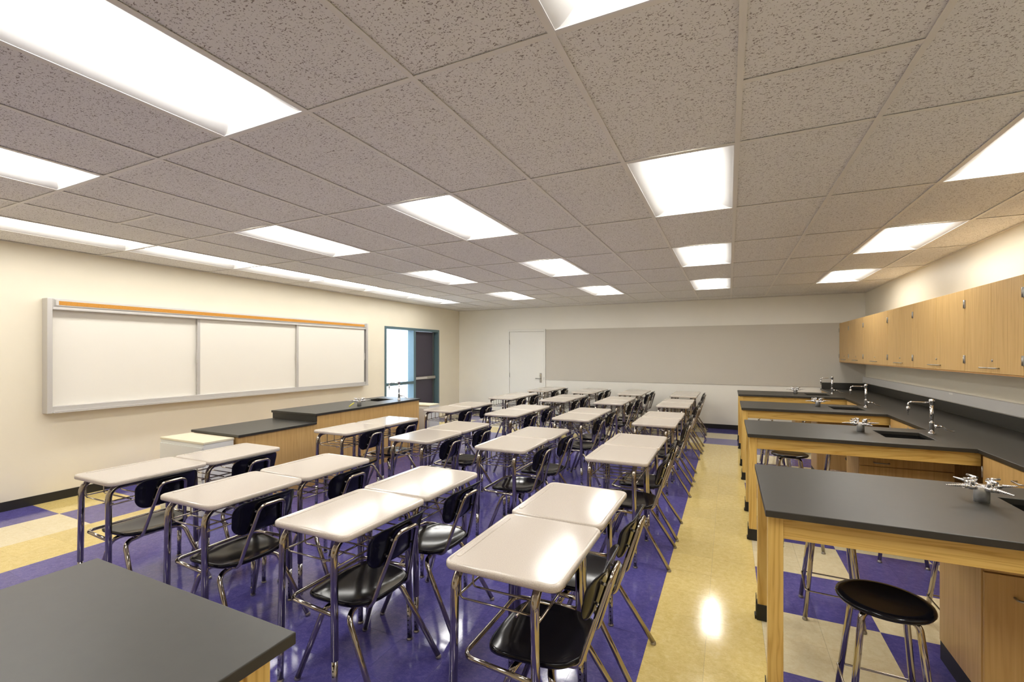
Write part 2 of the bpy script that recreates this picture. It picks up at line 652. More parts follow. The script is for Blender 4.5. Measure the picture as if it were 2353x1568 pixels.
def make_light():
    root = thing('ceiling_light', '', 'ceiling light', group='recessed troffer lights')
    # curved reflector, two wings
    prof = []
    for k in range(13):
        a = math.pi / 2 * k / 12
        prof.append((LW - (LW - 0.105) * math.sin(a) ** 1.15, 0.115 * (1 - math.cos(a) ** 1.6) ** 0.75))
    for sx in (-1, 1):
        b = MB()
        vs, fs = [], []
        for (x, z) in prof:
            vs += [(sx * x, -LL, z), (sx * x, LL, z)]
        for k in range(len(prof) - 1):
            fs.append((2 * k, 2 * k + 1, 2 * k + 3, 2 * k + 2))
        b.add(vs, fs, True)
        b.build('reflector', M['reflector'], root)
    for sy in (-1, 1):
        b = MB()
        pts = [(-x, z) for x, z in prof] + [(x, z) for x, z in reversed(prof)]
        vs = [(x, sy * (LL - 0.11 * (z / 0.115)), z) for x, z in pts]
        b.add(vs, [tuple(range(len(vs)))], False)
        b.build('end_plate', M['reflector'], root)
    # half-round ribbed diffuser with rounded ends
    b = MB()
    rs = []
    n = 12
    for y, s_ in ((-LL + 0.028, 0.55), (-LL + 0.032, 0.86), (-LL + 0.045, 0.985), (-LL + 0.07, 1.0), (0, 1.0),
                  (LL - 0.07, 1.0), (LL - 0.045, 0.985), (LL - 0.032, 0.86), (LL - 0.028, 0.55)):
        ring = []
        for k in range(n + 1):
            a = math.pi * k / n
            ring.append((-0.098 * math.cos(a), y, 0.098 - 0.092 * math.sin(a) * s_))
        rs.append(ring)
    b.rings(rs, True, True, False, True)
    b.build('diffuser', M['lamp'], root)
    b = MB()
    for sx in (-1, 1):
        b.box(sx * LW - 0.004, sx * LW + 0.004, -LL - 0.004, LL + 0.004, -0.0005, 0.012)
        b.box(-LW, LW, sx * LL - 0.004, sx * LL + 0.004, -0.0005, 0.012)
    b.build('trim_frame', M['enamel'], root)
    b = MB()
    b.box(-LW, LW, -LL, LL, 0.12, 0.126)
    b.build('housing', M['enamel'], root)
    return root


lproto = make_light()
names = {-10: 'the continuous strip along the whiteboard wall', -7: 'the row second from the whiteboard wall',
         -4: 'the middle row over the desks', -1: 'the row over the yellow aisle', 2: 'the row beside the wall cabinets'}
for n, (c, k) in enumerate(lights):
    o = lproto if n == 0 else copy_tree(lproto)
    o.location = ((c + 0.5) * TILE, ky(k + 0.5), CEIL)
    if c == -10:                        # wall-side strip: diffusers dimmed to throw less light on the wall
        for ch in o.children:
            if ch.name.startswith('diffuser'):
                if 'me_strip' not in globals():
                    me_strip = ch.data.copy(); me_strip.materials[0] = M['lamp_strip']
                ch.data = me_strip
    ks = sorted([kk for cc, kk in lights if cc == c], reverse=True)
    o['label'] = 'recessed troffer light, %s from the tackboard wall in %s' % (ORD[ks.index(k)], names[c])

# ---- left wall: exit door and sidelight
w = thing('window_1', 'tall teal-framed sidelight window beside the dark exit door', 'window', kind='structure')
FX0, FX1 = XL - 0.16, XL + 0.012
T = 0.055
MY0, MY1 = 5.845, 5.925                 # mullion between glass and door
b = MB()
b.box(FX0, FX1, OY0, OY0 + T, 0, OZ)
b.box(FX0, FX1, OY0 + T, MY0, OZ - T, OZ)
b.box(FX0, FX1, MY0, MY1, 0, OZ)
b.box(FX0 + 0.02, FX1, OY0 + T, MY0, 0.885, 0.95)
b.box(FX0, FX1, OY0 + T, MY0, 0, 0.09)
b.build('window_frame', M['teal'], w)
for z0, z1 in ((0.09, 0.885), (0.95, OZ - T)):
    bx('pane', M['glass'], w, XL - 0.11, XL - 0.104, OY0 + T, MY0, z0, z1)
d = thing('door_2', 'dark exit door with a push bar in a teal frame', 'door', kind='structure')
b = MB()
b.box(FX0, FX1, OY1 - T, OY1, 0, OZ)
b.box(FX0, FX1, MY1, OY1 - T, OZ - T, OZ)
b.box(FX0, FX0 + 0.07, MY1, MY1 + 0.03, 0, OZ - T)
b.box(FX0, FX0 + 0.02, OY1 - T - 0.03, OY1 - T, 0, OZ - T)
b.build('door_frame', M['teal'], d)
DX = FX0 + 0.06
leaf = bx('door_leaf', M['door_dark'], d, DX - 0.045, DX, MY1 + 0.005, OY1 - T - 0.03, 0.01, OZ - T - 0.005)
bx('edge_strip', M['nickel'], d, DX, DX + 0.012, OY1 - T - 0.085, OY1 - T - 0.03, 0.01, OZ - T - 0.01)
pb = bx('push_bar', M['nickel'], d, DX + 0.01, DX + 0.07, MY1 + 0.03, OY1 - T - 0.05, 0.965, 1.035, 0.006)
bx('bar_pad', M['alu'], pb, DX + 0.07, DX + 0.075, MY1 + 0.06, MY1 + 0.5, 0.975, 1.025, 0.002)
tag(bx('exterior_ground', M['ground'], None, XL - 14, XL - 0.21, YF - 14, YF + 12, -0.2, -0.1), 'pale paving outside the exit door', 'ground', kind='structure')

# ---- far wall: white door, tackboard
d = thing('door_1', 'white painted door with a lever handle beside the tackboard', 'door', kind='structure')
b = MB()
b.box(-5.164, -5.126, YF - 0.035, YF, 0, 2.195, 0.004)
b.box(-4.18, -4.14, YF - 0.035, YF, 0, 2.195, 0.004)
b.box(-5.126, -4.18, YF - 0.035, YF, 2.14, 2.195, 0.004)
b.build('door_frame', M['door_white'], d)
bx('door_leaf', M['door_white'], d, -5.12, -4.186, YF - 0.018, YF - 0.001, 0.008, 2.134, 0.002)
for z in (0.25, 1.035, 1.874):
    b = MB(); b.tube([(-5.122, YF - 0.026, z - 0.055), (-5.122, YF - 0.026, z + 0.055)], 0.009, 8)
    b.build('hinge', M['nickel'], d)
h = bx('lock_plate', M['nickel'], d, -4.292, -4.238, YF - 0.026, YF - 0.018, 0.86, 1.10, 0.003)
b = MB()
b.tube([(-4.265, YF - 0.026, 0.965), (-4.265, YF - 0.07, 0.965), (-4.385, YF - 0.07, 0.965)], 0.009, 10, 0.02)
b.build('lever', M['nickel'], h)
b = MB(); b.lathe([(0.016, YF - 0.034), (0.016, YF - 0.026)], 14, (-4.265, 0, 1.055), 'y'); b.build('keyway', M['polished'], h)
bx('strike_plate', M['nickel'], d, -4.176, -4.168, YF - 0.037, YF - 0.034, 0.93, 1.0)
t = thing('tackboard', 'wide grey fabric tackboard across the far wall', 'tackboard')
bx('fabric_panel', M['tack'], t, -4.13, XR - 0.002, YF - 0.014, YF - 0.001, 0.935, 2.178)
bx('edge_trim', M['raceway'], t, -4.138, -4.13, YF - 0.018, YF - 0.001, 0.925, 2.182)

# ================================================================== WHITEBOARD
wb = thing('whiteboard', 'long sliding-panel whiteboard with aluminium frame and cork rail', 'whiteboard', (XL, 0, 0))
WX, Y0, Y1, Z0, Z1 = 0.121, -0.497, 4.246, 0.955, 2.185
IY0, IY1, IZ0, IZ1 = -0.452, 4.198, 1.03, 2.065
b = MB()
b.box(0, WX, Y0, IY0, Z0, Z1, 0.006)
b.box(0, WX, IY1, Y1, Z0, Z1, 0.006)
b.build('side_frame', M['alu'], wb)
b = MB()
b.box(0, WX - 0.012, IY0, IY1, IZ1, Z1, 0.004)
b.box(WX - 0.012, WX, IY0, IY1, IZ1, IZ1 + 0.022, 0.003)
b.build('top_frame', M['alu'], wb)
b = MB()
b.box(0, WX - 0.02, IY0, IY1, Z0 + 0.01, IZ0, 0.004)
b.build('bottom_frame', M['alu'], wb)
b = MB()
b.box(WX - 0.02, WX + 0.045, IY0 - 0.004, IY1 + 0.01, Z0 + 0.005, Z0 + 0.015, 0.003)
b.box(WX + 0.037, WX + 0.045, IY0 - 0.004, IY1 + 0.01, Z0 + 0.015, Z0 + 0.03, 0.002)
b.build('marker_tray', M['alu'], wb)
b = MB()
b.box(WX - 0.012, WX - 0.002, IY0 + 0.015, IY1 - 0.02, 2.104, 2.172, 0.003)
rail = b.build('map_rail', M['alu'], wb)
bx('cork_strip', M['cork'], rail, WX - 0.003, WX + 0.0015, IY0 + 0.05, IY1 - 0.055, 2.116, 2.158)
for y in (IY0 + 0.022, IY1 - 0.05):
    bx('end_stop', M['alu'], rail, WX - 0.004, WX + 0.008, y, y + 0.026, 2.106, 2.170, 0.003)
for i, (ya, yb, x) in enumerate(((IY0, 1.10, 0.02), (1.04, 2.66, 0.055), (2.60, IY1 - 0.035, 0.085))):
    p = bx('writing_panel', M['board'], wb, x, x + 0.014, ya + (0.034 if i else 0), yb - (0.0 if i < 2 else 0.012), IZ0 - 0.01, IZ1 + 0.01)
    if i:
        bx('panel_stile', M['alu'], p, x - 0.008, x + 0.018, ya, ya + 0.034, IZ0 - 0.01, IZ1 + 0.008, 0.002)
        bx('finger_pull', M['alu'], p, x - 0.004, x + 0.026, ya - 0.008, ya + 0.006, 1.46, 1.60, 0.003)
    if i == 2:
        bx('panel_stile', M['alu'], p, x - 0.006, x + 0.017, yb - 0.012, yb, IZ0 - 0.01, IZ1 + 0.008, 0.002)
        bx('finger_pull', M['alu'], p, x - 0.004, x + 0.024, yb - 0.004, yb + 0.008, 1.46, 1.60, 0.003)
bx('back_panel', M['dark_gap'], wb, 0.004, 0.012, IY0, IY1, IZ0 - 0.01, IZ1 + 0.01)

# ================================================================== slabs with openings
def slab(occ_rects, holes, z0, z1):
    xs = sorted({v for r in occ_rects + holes for v in r[:2]})
    ys = sorted({v for r in occ_rects + holes for v in r[2:]})
    def occ(i, j):
        if i < 0 or j < 0 or i >= len(xs) - 1 or j >= len(ys) - 1: return False
        x, y = (xs[i] + xs[i + 1]) / 2, (ys[j] + ys[j + 1]) / 2
        if any(a < x < b and c < y < d for a, b, c, d in holes): return False
        return any(a < x < b and c < y < d for a, b, c, d in occ_rects)
    bm = bmesh.new()
    vc = {}
    def V(i, j, z):
        k = (i, j, z)
        if k not in vc: vc[k] = bm.verts.new((xs[i], ys[j], z))
        return vc[k]
    for i in range(len(xs) - 1):
        for j in range(len(ys) - 1):
            if not occ(i, j): continue
            for z in (z0, z1):
                bm.faces.new([V(i, j, z), V(i + 1, j, z), V(i + 1, j + 1, z), V(i, j + 1, z)])
            for di, dj, a, c in ((-1, 0, (i, j), (i, j + 1)), (1, 0, (i + 1, j), (i + 1, j + 1)),
                                 (0, -1, (i, j), (i + 1, j)), (0, 1, (i, j + 1), (i + 1, j + 1))):
                if not occ(i + di, j + dj):
                    bm.faces.new([V(*a, z0), V(*c, z0), V(*c, z1), V(*a, z1)])
    bmesh.ops.recalc_face_normals(bm, faces=bm.faces)
    sharp = [e for e in bm.edges if len(e.link_faces) == 2 and e.calc_face_angle(0) > 0.5]
    bmesh.ops.bevel(bm, geom=sharp, offset=0.003, segments=2, profile=0.5, affect='EDGES')
    me = bpy.data.meshes.new('worktop')
    bm.to_mesh(me); bm.free()
    return me


def basin(x0, x1, y0, y1, ztop, depth, label):
    root = thing('lab_sink', label, 'sink', group='black drop-in lab sinks')
    b = MB()
    t = 0.008
    z0, z1 = ztop - depth, ztop - 0.0005
    b.box(x0, x1, y0, y1, z0 - t, z0)
    b.box(x0 - t, x0, y0 - t, y1 + t, z0 - t, z1)
    b.box(x1, x1 + t, y0 - t, y1 + t, z0 - t, z1)
    b.box(x0, x1, y0 - t, y0, z0 - t, z1)
    b.box(x0, x1, y1, y1 + t, z0 - t, z1)
    b.build('basin', M['basin'], root)
    b = MB(); b.lathe([(0.035, z0), (0.035, z0 + 0.004), (0.02, z0 + 0.004)], 16, ((x0 + x1) / 2, (y0 + y1) / 2, 0))
    b.build('drain', M['nickel'], root)
    return root


# ================================================================== RIGHT-HAND LAB BENCHES
BENCH = [(-0.466, 0.455), (1.624, 2.537), (3.670, 4.592), (5.735, 6.665)]
BX0, CX0 = 0.103, 1.563
HT, TH = 0.914, 0.030
occ = [(CX0, XR - 0.02, -2.2, YF - 0.02)] + [(BX0, CX0, a, b_) for a, b_ in BENCH]
SX0, SX1 = 1.115, 1.435
holes = [(SX0, SX1, a + 0.30, a + 0.68) for a, b_ in BENCH]
wt = link('lab_worktop', slab(occ, holes, HT - TH, HT))
wt.data.materials.append(M['epoxy'])
tag(wt, 'continuous black epoxy worktop along the cabinet wall with four bench wings', 'worktop')
sp = thing('backsplash', 'black epoxy backsplash strip above the lab worktop', 'backsplash')
bx('splash_side', M['epoxy'], sp, XR - 0.02, XR - 0.001, -2.2, YF - 0.02, HT, HT + 0.115, 0.002)
bx('splash_end', M['epoxy'], sp, CX0 + 0.02, XR - 0.001, YF - 0.035, YF - 0.016, HT, HT + 0.115, 0.002)
rw = thing('cable_raceway', 'light grey surface raceway above the black backsplash', 'raceway')
bx('cover', M['raceway'], rw, XR - 0.045, XR - 0.001, -2.2, YF - 0.02, 1.045, 1.155, 0.004)
bx('cover_joint', M['tbar'], rw, XR - 0.046, XR - 0.0445, 4.0, 4.10, 1.128, 1.150)

BN = ['nearest the exit aisle end', 'second', 'third', 'fourth']
BD = ['farthest from the tackboard wall', 'third from the tackboard wall', 'second from the tackboard wall', 'closest to the tackboard wall']


def wire_pull(parent, p, axis, L=0.1, out=(0, 0, 0), name='handle'):
    """wire bow pull centred on p, lying along axis, standing out by vector out"""
    p, axis, out = Vector(p), Vector(axis), Vector(out)
    b = MB()
    b.tube([p - axis * L / 2, p - axis * L / 2 + out, p + axis * L / 2 + out, p + axis * L / 2], 0.005, 8, 0.012, 4)
    return b.build(name, M['nickel'], parent)


def lock(parent, p, axis):
    b = MB()
    i = {'x': 0, 'y': 1}[axis]
    prof = [(0.010, p[i]), (0.010, p[i] - 0.004), (0.006, p[i] - 0.006)]
    c = [p[0], p[1], p[2]]; c[i] = 0
    b.lathe(prof, 12, tuple(c), axis)
    return b.build('lock', M['nickel'], parent)


for i, h in enumerate(holes):
    basin(h[0] + 0.001, h[1] - 0.001, h[2] + 0.001, h[3] - 0.001, HT - TH, 0.098, 'black resin sink in the bench wing ' + BD[i])
for i, (a, e) in enumerate(BENCH):
    t = thing('bench_frame', 'maple bench frame with black leg boots, wing ' + BD[i], 'bench', group='maple lab bench frames')
    LZ = HT - TH
    for y in (a + 0.035, e - 0.095):
        lg = bx('leg', M['maple_z'], t, 0.114, 0.174, y, y + 0.06, 0.01, LZ, 0.003)
        b = MB()
        b.box(0.109, 0.179, y - 0.005, y + 0.065, 0.0, 0.095, 0.003)
        b.box(0.099, 0.109, y + 0.005, y + 0.055, 0.0, 0.022, 0.002)
        b.box(0.1055, 0.109, y + 0.012, y + 0.048, 0.0, 0.14, 0.001)
        b.build('leg_boot', M['rubber'], lg)
    bx('front_apron', M['maple_x'], t, 0.174, CX0 + 0.035, a + 0.045, a + 0.068, LZ - 0.10, LZ, 0.002)
    bx('rear_apron', M['maple_x'], t, 0.174, CX0 + 0.035, e - 0.068, e - 0.045, LZ - 0.10, LZ, 0.002)
    bx('end_apron', M['maple_y'], t, 0.13, 0.153, a + 0.095, e - 0.095, LZ - 0.10, LZ, 0.002)
    # drawer unit below the sink
    c = thing('drawer_cabinet', 'maple drawer cabinet under the bench wing ' + BD[i], 'cabinet', group='drawer cabinets below the sinks')
    x0, x1, y0, y1 = 0.957, 1.575, a + 0.41, a + 0.845
    hollow('carcass', M['lam'], c, x0, x1, y0, y1, 0.10, LZ - 0.108)
    bx('toe_kick', M['rubber'], c, x0 + 0.002, x1, y0 + 0.012, y1 - 0.002, 0.0, 0.10)
    for z0, z1 in ((0.655, LZ - 0.110), (0.105, 0.648)):
        dr = bx('drawer', M['lam'], c, x0 + 0.004, x1 - 0.004, y0 - 0.019, y0 - 0.001, z0, z1, 0.0015)
        wire_pull(dr, (x0 + 0.15, y0 - 0.019, z1 - 0.09), (1, 0, 0), 0.1, (0, -0.03, 0))

# base cabinets along the cabinet wall
runs = [(YN + 2.0, -0.49), (0.47, 1.60), (2.56, 3.645), (4.61, 5.71), (6.69, YF - 0.02)]
rl = ['off the near end of the worktop', 'between the third and farthest bench wings from the tackboard',
      'between the middle two bench wings', 'between the two wings closest to the tackboard', 'in the corner by the tackboard']
for (y0, y1), lab in zip(runs, rl):
    c = thing('base_cabinet', 'maple base cabinet under the worktop ' + lab, 'cabinet', group='base cabinets below the wall worktop')
    bx('carcass', M['lam'], c, 1.60, XR - 0.002, y0, y1, 0.10, HT - TH, 0.001)
    bx('toe_kick', M['rubber'], c, 1.66, XR - 0.002, y0, y1, 0, 0.10)
    n = max(1, round((y1 - y0) / 0.5))
    n = 2 if n < 3 else 4
    wd = (y1 - y0) / n
    for k in range(n):
        ya, yb = y0 + k * wd + 0.0025, y0 + (k + 1) * wd - 0.0025
        dr = bx('door', M['lam'], c, 1.581, 1.599, ya, yb, 0.105, HT - TH - 0.012, 0.0015)
        yc = yb - 0.085 if k % 2 == 0 else ya + 0.085
        wire_pull(dr, (1.581, yc, 0.80), (0, 1, 0), 0.1, (-0.03, 0, 0))
        if k % 2 == 0:
            lock(dr, (1.581, yb - 0.02, 0.845), 'x')
        yh = ya if k % 2 == 0 else yb
        for z in (0.25, 0.76):
            b = MB(); b.tube([(1.578, yh, z - 0.04), (1.578, yh, z + 0.04)], 0.006, 8)
            b.build('hinge', M['nickel'], dr)

# wall cabinets
ub = [0.57, 1.785, 2.692, 3.966, 4.89, 6.105, 7.07, YF - 0.02]
for k in range(len(ub) - 1):
    y0, y1 = ub[k], ub[k + 1]
    c = thing('wall_cabinet', 'maple two-door wall cabinet, %s from the tackboard wall' % ORD[len(ub) - 2 - k], 'cabinet', group='maple wall cabinets')
    UX, UZ0, UZ1 = 1.888, 1.424, 2.168
    bx('carcass', M['lam'], c, UX, XR - 0.002, y0 + 0.0008, y1 - 0.0008, UZ0, UZ1)
    bx('bottom_rail', M['lam_edge'], c, UX - 0.018, UX, y0 + 0.0008, y1 - 0.0008, UZ0, UZ0 + 0.010)
    ym = (y0 + y1) / 2
    for s_, (ya, yb) in ((-1, (y0 + 0.0025, ym - 0.0015)), (1, (ym + 0.0015, y1 - 0.0025))):
        dr = bx('door', M['lam'], c, UX - 0.019, UX - 0.001, ya, yb, UZ0 + 0.012, UZ1 - 0.002, 0.0015)
        wire_pull(dr, (UX - 0.019, ym + s_ * 0.075, UZ0 + 0.055), (0, 1, 0), 0.1, (-0.03, 0, 0))
        if s_ < 0:
            lock(dr, (UX - 0.019, ym - 0.022, UZ0 + 0.115), 'x')
        yh = ya if s_ < 0 else yb
        for z in (UZ0 + 0.12, UZ1 - 0.13):
            b = MB()
            b.box(UX - 0.026, UX - 0.018, yh - (0.0 if s_ < 0 else 0.014), yh + (0.014 if s_ < 0 else 0.0), z - 0.036, z + 0.036, 0.001)
            b.tube([(UX - 0.024, yh, z - 0.036), (UX - 0.024, yh, z + 0.036)], 0.006, 8)
            b.build('hinge', M['nickel'], dr)


# ---- taps and gas turrets
def make_faucet():
    t = thing('lab_faucet', '', 'faucet', group='chrome lab faucets')
    b = MB(); b.lathe([(0.026, 0), (0.026, 0.004), (0.022, 0.009), (0.0185, 0.011)], 20); b.build('base_flange', M['polished'], t)
    b = MB(); b.lathe([(0.0175, 0.010), (0.0175, 0.088), (0.0185, 0.089), (0.0185, 0.094), (0.013, 0.096)], 20); b.build('valve_body', M['polished'], t)
    b = MB(); b.lathe([(0.0125, 0.094), (0.0125, 0.245)], 16); b.build('riser', M['polished'], t)
    b = MB(); b.lathe([(0.0125, 0.244), (0.0165, 0.246), (0.0165, 0.268), (0.0195, 0.274), (0.0195, 0.286), (0.012, 0.292)], 20)
    b.build('swivel_head', M['polished'], t)
    b = MB(); b.tube([(-0.008, 0, 0.262), (-0.158, 0, 0.262), (-0.158, 0, 0.215)], 0.0065, 12, 0.04, 8)
    sp_ = b.build('spout', M['polished'], t)
    b = MB(); b.lathe([(0.0075, 0.225), (0.0135, 0.218), (0.012, 0.19), (0.006, 0.184), (0.0045, 0.155), (0.0035, 0.15)], 14, (-0.158, 0, 0))
    b.build('hose_nozzle', M['polished'], sp_)
    b = MB()
    b.tube([(0.012, 0, 0.062), (0.052, 0, 0.062)], 0.012, 12)
    b.tube([(0.05, 0, 0.062), (0.075, 0, 0.06), (0.095, 0, 0.04), (0.125, 0, 0.028), (0.15, 0, 0.026)], 0.0065, 8, 0.02, 4, r1=0.0045)
    b.build('lever_handle', M['polished'], t)
    return t


fp = make_faucet()
for i, (a, e) in enumerate(BENCH):
    o = fp if i == 0 else copy_tree(fp)
    o.location = (1.522, a + 0.665 + 0.02 * i, HT)
    o['label'] = 'chrome lab faucet with a side lever on the bench wing ' + BD[i]


def make_turret(n=4):
    t = thing('gas_turret', '', 'gas valve', group='chrome gas turrets')
    b = MB(); b.lathe([(0.0245, 0), (0.0245, 0.06), (0.022, 0.066), (0.012, 0.068)], 24); b.build('turret_body', M['turret'], t)
    for k in range(n):
        a = math.radians(20 + 360 / n * k)
        ca, sa = math.cos(a), math.sin(a)
        def P(r, z, off=0.0):
            return (r * ca - off * sa, r * sa + off * ca, z)
        b = MB()
        b.tube([P(0.008, 0.056), P(0.052, 0.06)], 0.0115, 10)
        v = b.build('valve', M['polished'], t)
        b = MB(); b.tube([P(0.05, 0.0605), P(0.068, 0.0625)], 0.010, 10)
        rs = 9
        for q in range(rs):
            r0 = 0.068 + q * 0.0072
            b.tube([P(r0, 0.063), P(r0 + 0.0072, 0.0632)], 0.0072 - q * 0.0005, 8, r1=0.0052 - q * 0.0004)
        b.build('hose_barb', M['polished'], v)
        b = MB()
        p = P(0.036, 0)
        b.lathe([(0.0105, 0.066), (0.0105, 0.084), (0.008, 0.087)], 12, (p[0], p[1], 0))
        b.tube([P(0.020, 0.089), P(0.066, 0.091)], 0.0052, 8)
        b.build('cock_handle', M['polished'], v)
    return t


tp = make_turret()
for i, (a, e) in enumerate(BENCH):
    o = tp if i == 0 else copy_tree(tp)
    o.location = (1.015 - 0.012 * i, a + 0.56, HT)
    o.scale = (1.15, 1.15, 1.15)
    o['label'] = 'four-way chrome gas turret on the bench wing ' + BD[i]


# ================================================================== STOOLS
def make_stool():
    t = thing('lab_stool', '', 'stool', group='black round lab stools')
    b = MB()
    R = 0.168
    b.lathe([(0.02, 0.549), (R - 0.02, 0.549), (R - 0.005, 0.553), (R, 0.561), (R - 0.003, 0.570), (R - 0.016, 0.575),
             (R - 0.03, 0.574), (0.06, 0.569), (0.01, 0.568)], 40)
    b.build('seat', M['plastic'], t)
    b = MB(); b.lathe([(0.11, 0.538), (0.118, 0.542), (0.118, 0.549)], 24); b.build('seat_plate', M['nickel'], t)
    for sx in (-1, 1):
        for sy in (-1, 1):
            b = MB()
            b.tube([(sx * 0.05, sy * 0.05, 0.534), (sx * 0.092, sy * 0.092, 0.53), (sx * 0.142, sy * 0.142, 0.018)], 0.0125, 12, 0.03, 5)
            lg = b.build('leg', M['chrome'], t)
            b = MB(); b.lathe([(0.014, 0), (0.015, 0.006), (0.011, 0.016), (0.006, 0.022)], 12, (sx * 0.1425, sy * 0.1425, 0))
            b.build('glide', M['nickel'], lg)
    q, z = 0.1395, 0.175
    b = MB()
    pts = round_rect(q, q, 0.014, 3)
    pts = [(x, y, z) for x, y in pts]
    b.tube(pts + [pts[0]], 0.0045, 8)
    b.build('foot_ring', M['chrome'], t)
    return t


sproto = make_stool()
spots = []
for i, (a, e) in enumerate(BENCH):
    if i: spots += [(0.505, a + 0.127, i, 'end', 'near'), (1.14, a + 0.127, i, 'sink', 'near')]
    else: spots += [(0.545, -0.345, 0, 'end', 'near')]
    if i < 3:
        spots += [(0.52, e + 0.165, i, 'end', 'far'), (1.155, e + 0.15, i, 'sink', 'far')]
for n, (x, y, i, s_, side) in enumerate(spots):
    o = sproto if n == 0 else copy_tree(sproto)
    o.location = (x, y, 0)
    o.rotation_euler = (0, 0, math.radians(random.uniform(-4, 4)))
    o['label'] = 'black round stool at the %s end of wing %s, %s' % (
        'aisle' if s_ == 'end' else 'sink', BD[i].replace('the tackboard wall', 'tackboard'),
        'tackboard side' if side == 'far' else 'opposite side')


# ================================================================== STUDENT DESKS
DX_, DY_, DZ = 0.482, 0.602, 0.790


def make_desk():
    t = thing('student_desk', '', 'desk', group='student desks in paired columns')
    b = MB()
    rs = []
    for ins, z in ((0.016, DZ - 0.030), (0.004, DZ - 0.028), (0.0, DZ - 0.022), (0.0, DZ - 0.009), (0.002, DZ - 0.003),
                   (0.007, DZ), (0.011, DZ), (0.015, DZ - 0.002), (0.02, DZ - 0.002)):
        rs.append([(x, y, z) for x, y in round_rect(DX_ / 2 - ins, DY_ / 2 - ins, 0.045 - ins, 6)])
    b.rings(rs)
    top = b.build('desktop', M['desktop'], t)
    b = MB()
    rs = []
    for ins, z in ((0, DZ - 0.0022), (0.001, DZ - 0.0002), (0.004, DZ + 0.0003), (0.0055, DZ - 0.0005)):
        rs.append([(x, y, z) for x, y in round_rect(0.011 - ins, 0.235 - ins, 0.0105 - ins, 4, -DX_ / 2 + 0.033, 0)])
    b.rings(rs)
    b.build('pencil_ridge', M['desktop'], top)
    zr = DZ - 0.030 - 0.018
    for x, dx in ((-0.203, -0.012), (0.135, 0.012)):
        b = MB()
        yl = 0.262
        b.tube([(x + dx * 0.72, -yl - 0.004, 0.205), (x, -yl, zr), (x, yl, zr), (x + dx * 0.72, yl + 0.004, 0.205)], 0.0172, 14, 0.075, 8)
        fr = b.build('leg_frame', M['chrome'], t)
        for sy in (-1, 1):
            p = Vector((x + dx, sy * (yl + 0.006), 0.012))
            q = Vector((x + dx * 0.72, sy * (yl + 0.004), 0.215))
            b = MB(); b.tube([(0, 0, 0), q - p], 0.0142, 12)
            ins = b.build('leg_insert', M['insert'], fr)
            ins.location = p
            b = MB(); b.lathe([(0.016, 0), (0.017, 0.005), (0.012, 0.012), (0.007, 0.02)], 12, (p.x, p.y, 0))
            b.build('glide', M['nickel'], fr)
    # book rack: cross wires turned up at the front, tied by long wires
    b = MB()
    zk = 0.632
    for y in (-0.245, -0.147, -0.049, 0.049, 0.147, 0.245):
        b.tube([(0.150, y, zk + 0.004), (-0.19, y, zk), (-0.19, y, DZ - 0.032)], 0.0042, 6, 0.016, 3)
    for x in (0.150, 0.062):
        b.tube([(x, -0.262, zk - 0.004), (x, 0.262, zk - 0.004)], 0.0048, 8)
    b.tube([(-0.196, -0.262, zk + 0.01), (-0.196, 0.262, zk + 0.01)], 0.0045, 8)
    b.build('book_rack', M['chrome'], t)
    # low U-shaped brace, open on the chair side
    b = MB()
    b.tube([(0.139, -0.266, 0.405), (-0.178, -0.246, 0.405), (-0.178, 0.246, 0.405), (0.139, 0.266, 0.405)], 0.0108, 12, 0.05, 6)
    b.build('leg_brace', M['chrome'], t)
    return t


